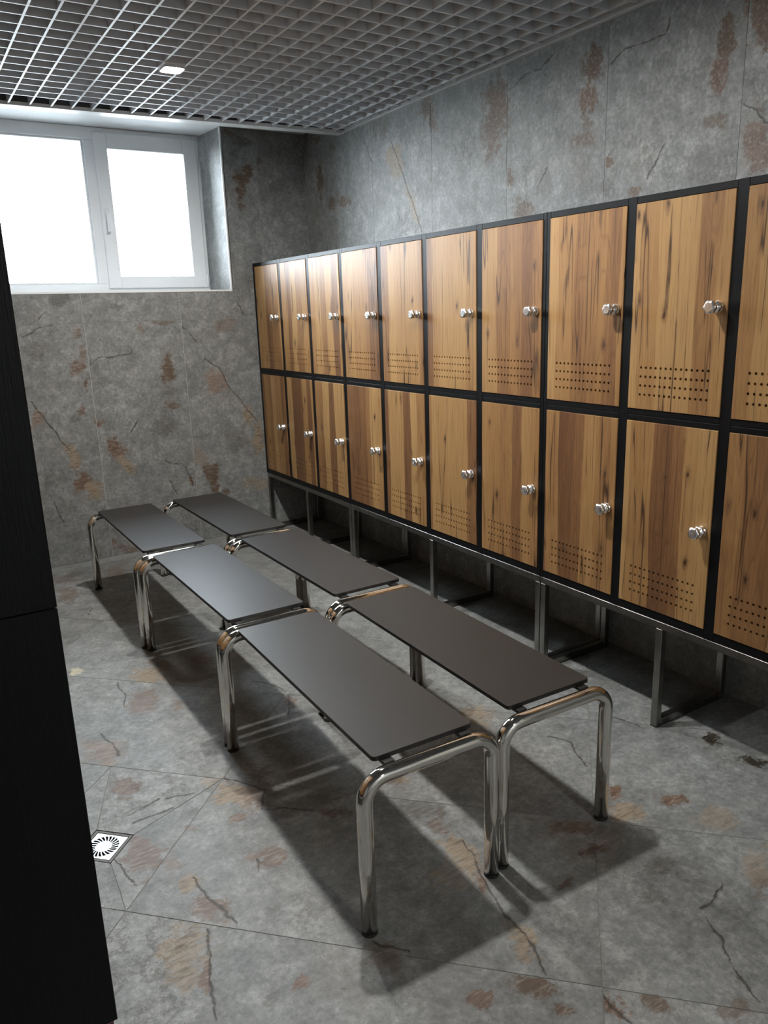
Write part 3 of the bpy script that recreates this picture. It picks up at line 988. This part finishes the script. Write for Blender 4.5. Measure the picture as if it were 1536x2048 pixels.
# ------------------------------------------------------------------ window
win = struct(put('window_1', None, None, ((WX0 + WX1) / 2, WY, WZ0)), 'white plastic window with a fixed pane and an opening sash, bright sky outside')
WO = Vector(win.location)


def wbox(name, x0, x1, z0, z1, y0=0.0, y1=0.06, parent=win, mat=PVC, b=0.004):
    return MB().box(x0 - WO.x, x1 - WO.x, y0, y1, z0 - WO.z, z1 - WO.z, b).build(name, mat, parent)


fr_r = 1.944
frame = put('window_frame', None, win)
wbox('jamb', WX0 + 0.001, 0.56, WZ0, ZN - 0.001, parent=frame)
wbox('jamb', 1.905, fr_r, WZ0, ZN - 0.001, parent=frame)
wbox('frame_rail', 0.56, 1.905, WZ0, 1.722, parent=frame)
wbox('frame_rail', 0.56, 1.905, 2.583, ZN - 0.001, parent=frame)
wbox('mullion', 1.202, 1.2675, 1.722, 2.583, parent=frame)
# thin glazing bead around the fixed pane
for (x0, x1, z0, z1) in ((0.56, 0.572, 1.722, 2.583), (1.190, 1.202, 1.722, 2.583), (0.572, 1.190, 1.722, 1.733), (0.572, 1.190, 2.572, 2.583)):
    wbox('glazing_bead', x0, x1, z0, z1, 0.014, 0.045, parent=frame, b=0.002)
pane = wbox('pane', 0.570, 1.192, 1.731, 2.574, 0.026, 0.030, mat=GLASS, b=0)
sash = put('sash', None, win)
sx0, sx1, sz0, sz1 = 1.262, 1.918, 1.694, 2.628
gx0, gx1, gz0, gz1 = 1.342, 1.8287, 1.7685, 2.5334
wbox('stile', sx0, gx0, sz0, sz1, -0.018, 0.03, sash)
wbox('stile', gx1, sx1, sz0, sz1, -0.018, 0.03, sash)
wbox('sash_rail', gx0, gx1, sz0, gz0, -0.018, 0.03, sash)
wbox('sash_rail', gx0, gx1, gz1, sz1, -0.018, 0.03, sash)
wbox('pane', gx0 - 0.004, gx1 + 0.004, gz0 - 0.004, gz1 + 0.004, 0.010, 0.014, sash, GLASS, 0)
hd = MB()
hd.box(1.280 - WO.x, 1.306 - WO.x, -0.026, -0.018, 2.105 - WO.z, 2.180 - WO.z, 0.003)
hd.box(1.286 - WO.x, 1.300 - WO.x, -0.052, -0.026, 2.135 - WO.z, 2.152 - WO.z, 0.003)
hd.box(1.283 - WO.x, 1.303 - WO.x, -0.062, -0.046, 2.035 - WO.z, 2.156 - WO.z, 0.005)
hd.build('handle', PVC, sash)
for z0, z1 in ((2.52, 2.62), (1.694, 1.78)):
    MB().tube([(1.925 - WO.x, -0.012, z0 - WO.z), (1.925 - WO.x, -0.012, z1 - WO.z)], 0.008, 12).build('hinge', PVC, sash)

# ------------------------------------------------------------------ lamps set into the grid
for (lx, ly, lab) in ((1.240, 3.675, 'lit square downlight in the grid ceiling near the window'), (1.240, 2.175, 'lit square downlight in the grid ceiling above the nearest benches'),
                      (1.240, -1.425, 'added square downlight behind the camera, unseen, brightening the foreground floor')):  # last lamp is added out of view to lift the foreground floor
    t = thing('downlight', lab, 'ceiling lamp', (lx, ly, HC - 0.014), 0, 'downlights in the grid ceiling')
    hs = MB()
    hs.box(-0.048, 0.048, -0.048, 0.048, 0.008, 0.05, 0.002)
    n = 40
    for (ra, rb, z0, z1) in ((0.0435, 0.048, -0.002, 0.008),):
        pts = []
        for rad in (ra, rb):
            for k in range(n):
                a = 2 * math.pi * k / n
                c_, s_ = math.cos(a), math.sin(a)
                r_ = rad / (abs(c_) ** 6 + abs(s_) ** 6) ** (1 / 6)
                pts.append((r_ * c_, r_ * s_))
        vs = [(a, b_, z) for z in (z0, z1) for a, b_ in pts]
        fs = []
        for k in range(n):
            k2 = (k + 1) % n
            fs += [(k, k2, n + k2, n + k), (2 * n + k, 3 * n + k, 3 * n + k2, 2 * n + k2), (k, 2 * n + k, 2 * n + k2, k2), (n + k, n + k2, 3 * n + k2, 3 * n + k)]
        hs.add(vs, fs)
    hs.build('housing', BEAD, t)
    df = MB()
    pts = []
    for k in range(n):
        a = 2 * math.pi * k / n
        c_, s_ = math.cos(a), math.sin(a)
        r_ = 0.0434 / (abs(c_) ** 6 + abs(s_) ** 6) ** (1 / 6)
        pts.append((r_ * c_, r_ * s_))
    df.prism(pts, lambda a, b, d: (a, b, d), 0.006)
    df.build('diffuser', LAMPM, t)

# ------------------------------------------------------------------ lockers
PW, GP = 0.3978, 0.0397
DWID, DH = PW - GP, 0.6605
ZU, ZLOW = 1.1465, 0.4440
ZTOP, ZBOT, ZMID = 1.831, 0.4120, 1.125
DEP = 0.425
DT = 0.018


def door_mesh():
    """slab with 4 x 14 drilled vent holes; local x: front 0 to back DT, y across, z up from the door's lower edge"""
    mb = MB()
    nx_, nz_, px_, pz_, r = 14, 4, 0.0199, 0.0299, 0.0047
    ya = -px_ * (nx_ - 0) / 2
    za = 0.0495 - pz_ / 2
    h = DWID / 2
    e = 0.0012
    n = 8
    ys = [ya + px_ * i for i in range(nx_ + 1)]
    zs = [za + pz_ * j for j in range(nz_ + 1)]
    for fx in (0.0, DT):
        L, Rr, T, Bm = -h + e, h - e, DH - e, e
        mb.add([(fx, L, zs[-1]), (fx, Rr, zs[-1]), (fx, Rr, T), (fx, L, T)], [(0, 1, 2, 3)])
        mb.add([(fx, L, Bm), (fx, Rr, Bm), (fx, Rr, zs[0]), (fx, L, zs[0])], [(0, 1, 2, 3)])
        mb.add([(fx, L, zs[0]), (fx, ys[0], zs[0]), (fx, ys[0], zs[-1]), (fx, L, zs[-1])], [(0, 1, 2, 3)])
        mb.add([(fx, ys[-1], zs[0]), (fx, Rr, zs[0]), (fx, Rr, zs[-1]), (fx, ys[-1], zs[-1])], [(0, 1, 2, 3)])
    for i in range(nx_):
        for j in range(nz_):
            cy_, cz_ = (ys[i] + ys[i + 1]) / 2, (zs[j] + zs[j + 1]) / 2
            hy, hz = px_ / 2, pz_ / 2
            sqr = [(hy, 0), (hy, hz), (0, hz), (-hy, hz), (-hy, 0), (-hy, -hz), (0, -hz), (hy, -hz)]
            ang = [math.pi * k / 4 for k in range(8)]
            cir = [(r * math.cos(t), r * math.sin(t)) for t in ang]
            vs, fs = [], []
            for fx in (0.0, DT):
                vs += [(fx, cy_ + a, cz_ + b) for a, b in sqr] + [(fx, cy_ + a, cz_ + b) for a, b in cir]
            for k in range(8):
                k2 = (k + 1) % 8
                fs.append((k, k2, 8 + k2, 8 + k))
                fs.append((16 + k, 24 + k, 24 + k2, 16 + k2))
                fs.append((8 + k, 8 + k2, 24 + k2, 24 + k))
            mb.add(vs, fs)
    # rim with a small rounded-off edge
    for fx, ox in ((0.0, e), (DT, DT - e)):
        a = [(fx, -h + e, e), (fx, h - e, e), (fx, h - e, DH - e), (fx, -h + e, DH - e)]
        b = [(ox, -h, 0), (ox, h, 0), (ox, h, DH), (ox, -h, DH)]
        mb.add(a + b, [(k, (k + 1) % 4, 4 + (k + 1) % 4, 4 + k) for k in range(4)])
    a = [(e, -h, 0), (e, h, 0), (e, h, DH), (e, -h, DH)]
    b = [(DT - e, -h, 0), (DT - e, h, 0), (DT - e, h, DH), (DT - e, -h, DH)]
    mb.add(a + b, [(k, (k + 1) % 4, 4 + (k + 1) % 4, 4 + k) for k in range(4)])
    return mb.mesh('locker_door', WOOD)


def knob_mesh():
    mb = MB()
    # along -x from the door face: rosette, neck, lobed head with a slightly domed face
    prof = [(0.0, 0.0165, 0.0), (-0.006, 0.0175, 0.0), (-0.008, 0.0165, 0.0), (-0.010, 0.0155, 0.05), (-0.018, 0.0165, 0.09), (-0.021, 0.0150, 0.08), (-0.023, 0.0110, 0.0), (-0.029, 0.0108, 0.0), (-0.033, 0.0150, 0.05),
            (-0.037, 0.0182, 0.07), (-0.044, 0.0186, 0.08), (-0.048, 0.0172, 0.06), (-0.0495, 0.0135, 0.0), (-0.0500, 0.0130, 0.0)]
    prof = [(a, r_ * 1.1, l_) for a, r_, l_ in prof]
    mb.lobed(prof, 48, 6)
    # engraved-looking ring and curl on the face
    ring = [(-0.0500, 0.0105 * math.cos(2 * math.pi * k / 24), 0.0105 * math.sin(2 * math.pi * k / 24)) for k in range(25)]
    mb.tube(ring, 0.0003, 6)
    curl = [(-0.0500, (0.0012 + 0.0009 * k * 0.5) * math.cos(k * 0.6), (0.0012 + 0.0009 * k * 0.5) * math.sin(k * 0.6)) for k in range(14)]
    mb.tube(curl, 0.0004, 6)
    return mb.mesh('locker_knob', KNOBM)


DOOR_ME, KNOB_ME = door_mesh(), knob_mesh()


def bxm(sx, sy, sz, b=0.001):
    return (round(sx, 4), round(sy, 4), round(sz, 4), b)


BOXC = {}


def cbox(name, parent, mat, x0, x1, y0, y1, z0, z1, b=0.001):
    """a box part with its own origin, sharing mesh data with alike boxes"""
    key = (bxm(x1 - x0, y1 - y0, z1 - z0, b), mat.name)
    if key not in BOXC:
        sx, sy, sz = (x1 - x0) / 2, (y1 - y0) / 2, (z1 - z0) / 2
        BOXC[key] = MB().box(-sx, sx, -sy, sy, -sz, sz, b).mesh(name, mat)
    return put(name, BOXC[key], parent, ((x0 + x1) / 2, (y0 + y1) / 2, (z0 + z1) / 2))


def locker_unit(label, org, rotz, ncol, far_end=0.0, group='banks of wood-fronted lockers'):
    """local: x = 0 front (facing -x), y from 0 (near end) up to ncol * PW, z world"""
    t = thing('locker_bank', label, 'lockers', org, rotz, group)
    W = ncol * PW
    e = 0.0008
    fx = 0.003                                         # the black frame sits 3 mm behind the doors
    hg = GP / 2
    # carcass
    for z0, z1 in ((ZBOT, ZMID - 0.0008), (ZMID + 0.0008, ZTOP)):
        cbox('side_panel', t, BLACK, fx + 0.02, DEP, e, 0.018, z0, z1)
        cbox('side_panel', t, BLACK, fx + 0.02, DEP, W - 0.018 + far_end, W - e + far_end, z0, z1)
    cbox('back_panel', t, DARKIN, DEP - 0.006, DEP, 0.02, W - 0.02, ZBOT + 0.02, ZTOP - 0.02)
    cbox('top_panel', t, BLACK, fx + 0.02, DEP - 0.001, 0.0185, W - 0.0185 + far_end, ZTOP - 0.018, ZTOP)
    cbox('bottom_panel', t, BLACK, fx + 0.02, DEP - 0.001, 0.0185, W - 0.0185 + far_end, ZBOT, ZBOT + 0.016)
    cbox('shelf', t, DARKIN, 0.03, DEP - 0.01, 0.02, W - 0.02, ZMID - 0.012, ZMID + 0.012)
    for i in range(1, ncol):
        cbox('partition', t, DARKIN, fx + 0.022, DEP - 0.008, i * PW - 0.009, i * PW + 0.009, ZBOT + 0.02, ZTOP - 0.02)
    # front frame: posts and rails
    for i in range(ncol + 1):
        y0, y1 = i * PW - hg + 0.0012, i * PW + hg - 0.0012
        if i == 0:
            y0 = e
        if i == ncol:
            y1 = W - e + far_end
        cbox('post', t, BLACK, fx, fx + 0.02, y0, y1, ZBOT, ZTOP)
    for i in range(ncol):
        y0, y1 = i * PW + hg - 0.001, (i + 1) * PW - hg + 0.001
        for z0, z1 in ((ZU + DH + 0.0015, ZTOP - 0.0005), (ZMID + 0.0008, ZU - 0.0015), (ZLOW + DH + 0.0015, ZMID - 0.0008), (ZBOT + 0.0005, ZLOW - 0.0015)):
            cbox('rail', t, BLACK, fx + 0.0004, fx + 0.02, y0, y1, z0, z1)
    # doors with knobs near the edge away from the window
    for i in range(ncol):
        for z in (ZU, ZLOW):
            d = put('door', DOOR_ME, t, (0, (i + 0.5) * PW, z))
            put('knob', KNOB_ME, d, (0, -DWID / 2 + 0.030, DH / 2 + 0.001))
    return t


Y0 = 5.0367                                            # far end of the first column
locker_unit('oak-fronted locker bank standing against the window wall, three columns', (XL, Y0 - 3 * PW, 0), 0, 3, 0.0155)
locker_unit('middle oak-fronted locker bank behind the benches, four columns wide', (XL, Y0 - 7 * PW, 0), 0, 4)
locker_unit('oak-fronted locker bank nearest the camera, cut by the right edge', (XL, Y0 - 10 * PW, 0), 0, 3)
# the facing bank on the left: only its black end panel shows
LX, LY = 0.1368, 1.0880
lb = locker_unit('locker bank at the left edge showing only its black end panel', (LX - 0.016, LY + 0.018 + 4 * PW, 0), math.pi, 4)
for z0, z1 in ((ZBOT, 1.1162), (1.1174, ZTOP)):
    cbox('end_panel', lb, BLACK, -0.016, DEP, 4 * PW + 0.0005, 4 * PW + 0.018, z0, z1)
locker_unit('locker bank hidden behind the black end panel at the left', (LX - 0.016, LY + 0.018 + 8 * PW + 0.001, 0), math.pi, 4)


def stand(label, x0, y0, y1, legs, rotz=0.0, rail_mat=STEEL, dep=0.396):
    """square-tube frame: legs with floor rails at the given y"""
    t = thing('locker_stand', label, 'metal stand', (x0, y0, 0), rotz, 'steel stands under the lockers')
    s, zt, b = 0.028, ZBOT - 0.0005, 0.002
    L = y1 - y0
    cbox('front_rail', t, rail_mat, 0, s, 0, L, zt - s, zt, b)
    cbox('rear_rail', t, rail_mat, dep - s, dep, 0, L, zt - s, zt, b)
    for ly in legs:
        a = min(max(ly - y0 - s / 2, 0.0), L - s)
        cbox('leg', t, STEEL, 0.0005, s - 0.0005, a + 0.0005, a + s - 0.0005, 0.004, zt - s, b)
        cbox('leg', t, STEEL, dep - s + 0.0005, dep - 0.0005, a + 0.0005, a + s - 0.0005, 0.004, zt - s, b)
        cbox('foot_rail', t, STEEL, s, dep - s, a + 0.001, a + s - 0.001, 0.004, 0.004 + s, b)
        cbox('cross_rail', t, STEEL, s, dep - s, a + 0.001, a + s - 0.001, zt - s, zt, b)
        cbox('foot_pad', t, RUBBER, 0.001, dep - 0.001, a + 0.002, a + s - 0.002, 0.0, 0.004, 0.0005)
    return t


stand('square steel stand under the lockers by the window wall', XL + 0.004, Y0 - 3 * PW + 0.002, Y0 + 0.008, (3.82, 4.425, 5.2))
stand('square steel stand under the middle locker bank', XL + 0.004, Y0 - 7 * PW + 0.002, Y0 - 3 * PW - 0.002, (2.2, 3.035, 4.0))
stand('square steel stand under the lockers nearest the camera', XL + 0.004, Y0 - 10 * PW + 0.002, Y0 - 7 * PW - 0.002, (1.0, 1.652, 2.4))
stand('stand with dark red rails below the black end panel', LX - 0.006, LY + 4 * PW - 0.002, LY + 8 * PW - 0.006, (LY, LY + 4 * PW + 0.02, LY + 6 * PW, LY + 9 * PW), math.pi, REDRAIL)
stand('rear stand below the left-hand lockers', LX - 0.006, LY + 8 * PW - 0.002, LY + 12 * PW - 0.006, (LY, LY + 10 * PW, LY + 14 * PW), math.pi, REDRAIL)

# ------------------------------------------------------------------ benches
SL, SW, ST = 0.937, 0.2975, 0.461
TR, FO, FI, BR_ = 0.0202, 0.0420, 0.0262, 0.060
TZ = 0.4268                                            # centre line of the top tube


def seat_mesh():
    n, r = 6, 0.012
    pts = []
    for sx, sy, a0 in ((1, 1, 0), (-1, 1, 90), (-1, -1, 180), (1, -1, 270)):
        for k in range(n + 1):
            a = math.radians(a0 + 90 * k / n)
            pts.append((sx * (SW / 2 - r) + r * math.cos(a), sy * (SL / 2 - r) + r * math.sin(a)))
    mb = MB()
    N = len(pts)
    e = 0.0008
    cx = [(x * (1 - 2 * e / SW), y * (1 - 2 * e / SL)) for x, y in pts]
    vs = [(x, y, ST) for x, y in cx] + [(x, y, ST - e) for x, y in pts] + [(x, y, ST - 0.012) for x, y in pts]
    fs = [tuple(range(N)), tuple(range(3 * N - 1, 2 * N - 1, -1))]
    for a in (0, 1):
        fs += [(a * N + i, a * N + (i + 1) % N, (a + 1) * N + (i + 1) % N, (a + 1) * N + i) for i in range(N)]
    mb.add(vs, fs)
    me = mb.mesh('seat_board', HPL)
    me.materials.append(HPLEDGE)
    for pl in me.polygons:
        if abs(pl.normal.z) < 0.9:
            pl.material_index = 1
    return me


def frame_mesh():
    hx = SW / 2 + FO
    path = [(-hx, 0, 0.008), (-hx, 0, 0.2)]
    n = 10
    for k in range(n + 1):
        a = math.pi - math.pi / 2 * k / n
        path.append((-hx + BR_ + BR_ * math.cos(a), 0, TZ - BR_ + BR_ * math.sin(a)))
    for k in range(n + 1):
        a = math.pi / 2 - math.pi / 2 * k / n
        path.append((hx - BR_ + BR_ * math.cos(a), 0, TZ - BR_ + BR_ * math.sin(a)))
    path += [(hx, 0, 0.2), (hx, 0, 0.008)]
    return MB().tube(path, TR, 28).mesh('tube_frame', CHROME)


SEAT_ME, FRAME_ME = seat_mesh(), frame_mesh()
CAP_ME = MB().lobed([(0.0, TR - 0.001, 0), (0.001, TR + 0.0004, 0), (0.008, TR + 0.0004, 0)], 28, 6, 'z').mesh('foot_cap', RUBBER)
BAR_ME = MB().box(-0.015, 0.015, -SL / 2 - 0.018, SL / 2 + 0.018, 0.4395, ST - 0.0121, 0.001).mesh('support_bar', BARM)
XBAR_ME = MB().box(-SW / 2 + 0.06, SW / 2 - 0.06, -0.012, 0.012, 0.4425, ST - 0.0121, 0.001).mesh('cross_bar', BARM)


def bench(label, x, y, rz):
    t = thing('bench', label, 'bench', (x, y, 0), rz, 'charcoal benches with chrome tube legs')
    put('seat', SEAT_ME, t)
    for s in (-1, 1):
        fr = put('tube_frame', FRAME_ME, t, (0, s * (SL / 2 + FI), 0))
        for q in (-1, 1):
            put('foot_cap', CAP_ME, fr, (q * (SW / 2 + FO), 0, 0))
        put('support_bar', BAR_ME, t, (s * (SW / 2 - 0.036), 0, 0))
        put('cross_bar', XBAR_ME, t, (0, s * (SL / 2 - 0.03), 0))
    return t


K = 1.025
bench('charcoal bench nearest the camera, in the row beside the floor drain', 0.9597 * K, 1.8452 * K, -0.0270)
bench('middle charcoal bench of the row away from the lockers, catching window sheen', 0.9761 * K, 2.8581 * K, 0.0028)
bench('charcoal bench at the window end of the row away from the lockers', 0.9608 * K, 3.8663 * K, -0.0013)
bench('nearest charcoal bench of the row beside the lockers', 1.3745 * K, 1.8475 * K, -0.0250)
bench('middle charcoal bench of the row beside the lockers', 1.3924 * K, 2.8588 * K, 0.0045)
bench('charcoal bench at the window end of the row beside the lockers', 1.3772 * K, 3.8672 * K, 0.0030)

# ------------------------------------------------------------------ floor drain
dx, dy = uw(DU, DW)
t = thing('floor_drain', 'square stainless floor drain grate with curved slots set in the tiles', 'floor drain', (dx, dy, 0), math.pi / 4)
fr = MB()
o, i_ = 0.0605, 0.0525
for (x0, x1, y0, y1) in ((-o, o, -o, -i_), (-o, o, i_, o), (-o, -i_, -i_, i_), (i_, o, -i_, i_)):
    fr.box(x0, x1, y0, y1, -0.011, -0.0005, 0.0006)
fr.build('frame', plain('drain_edge', (0.13, 0.128, 0.12), 0.6, var=0.2, vscale=80), t)
MB().box(-0.0604, 0.0604, -0.0604, 0.0604, -0.0119, -0.0112).build('pit', PIT, t)
gm = MB()
NS, ro, ri, zt_, zb = 22, 0.0445, 0.0235, -0.0012, -0.0035
hs = 0.050


def sqp(a):
    c_, s_ = math.cos(a), math.sin(a)
    q = hs / max(abs(c_), abs(s_))
    return (q * c_, q * s_)


M_ = 96
top, bot = [], []
for z, lst in ((zt_, top), (zb, bot)):
    for k in range(M_):
        a = 2 * math.pi * k / M_
        lst.append((*sqp(a), z))
    for k in range(M_):
        a = 2 * math.pi * k / M_
        lst.append((ro * math.cos(a), ro * math.sin(a), z))
vs = top + bot
fs = []
for k in range(M_):
    k2 = (k + 1) % M_
    fs += [(k, k2, M_ + k2, M_ + k), (2 * M_ + k, 3 * M_ + k, 3 * M_ + k2, 2 * M_ + k2), (k, 2 * M_ + k, 2 * M_ + k2, k2), (M_ + k, M_ + k2, 3 * M_ + k2, 3 * M_ + k)]
gm.add(vs, fs)
gm.lobed([(zb, ri, 0), (zt_, ri, 0)], 48, 6, 'z', smooth=False)
for k in range(NS):                                    # curved bars between the slots
    strip = []
    for j in range(5):
        f_ = j / 4
        rr = ri - 0.0005 + (ro - ri + 0.001) * f_
        a = 2 * math.pi * k / NS + 0.22 * f_
        wv_ = 0.0026 + 0.0014 * f_
        strip.append([(rr * math.cos(a) - s * wv_ / 2 * math.sin(a), rr * math.sin(a) + s * wv_ / 2 * math.cos(a)) for s in (-1, 1)])
    vs = [(*q, z) for z in (zt_, zb) for pr in strip for q in pr]
    fs = []
    for j in range(4):
        a = 2 * j
        fs += [(a, a + 1, a + 3, a + 2), (10 + a, 10 + a + 2, 10 + a + 3, 10 + a + 1), (a, a + 2, 10 + a + 2, 10 + a), (a + 1, 10 + a + 1, 10 + a + 3, a + 3)]
    gm.add(vs, fs)
gm.build('grate', GRATE, t)
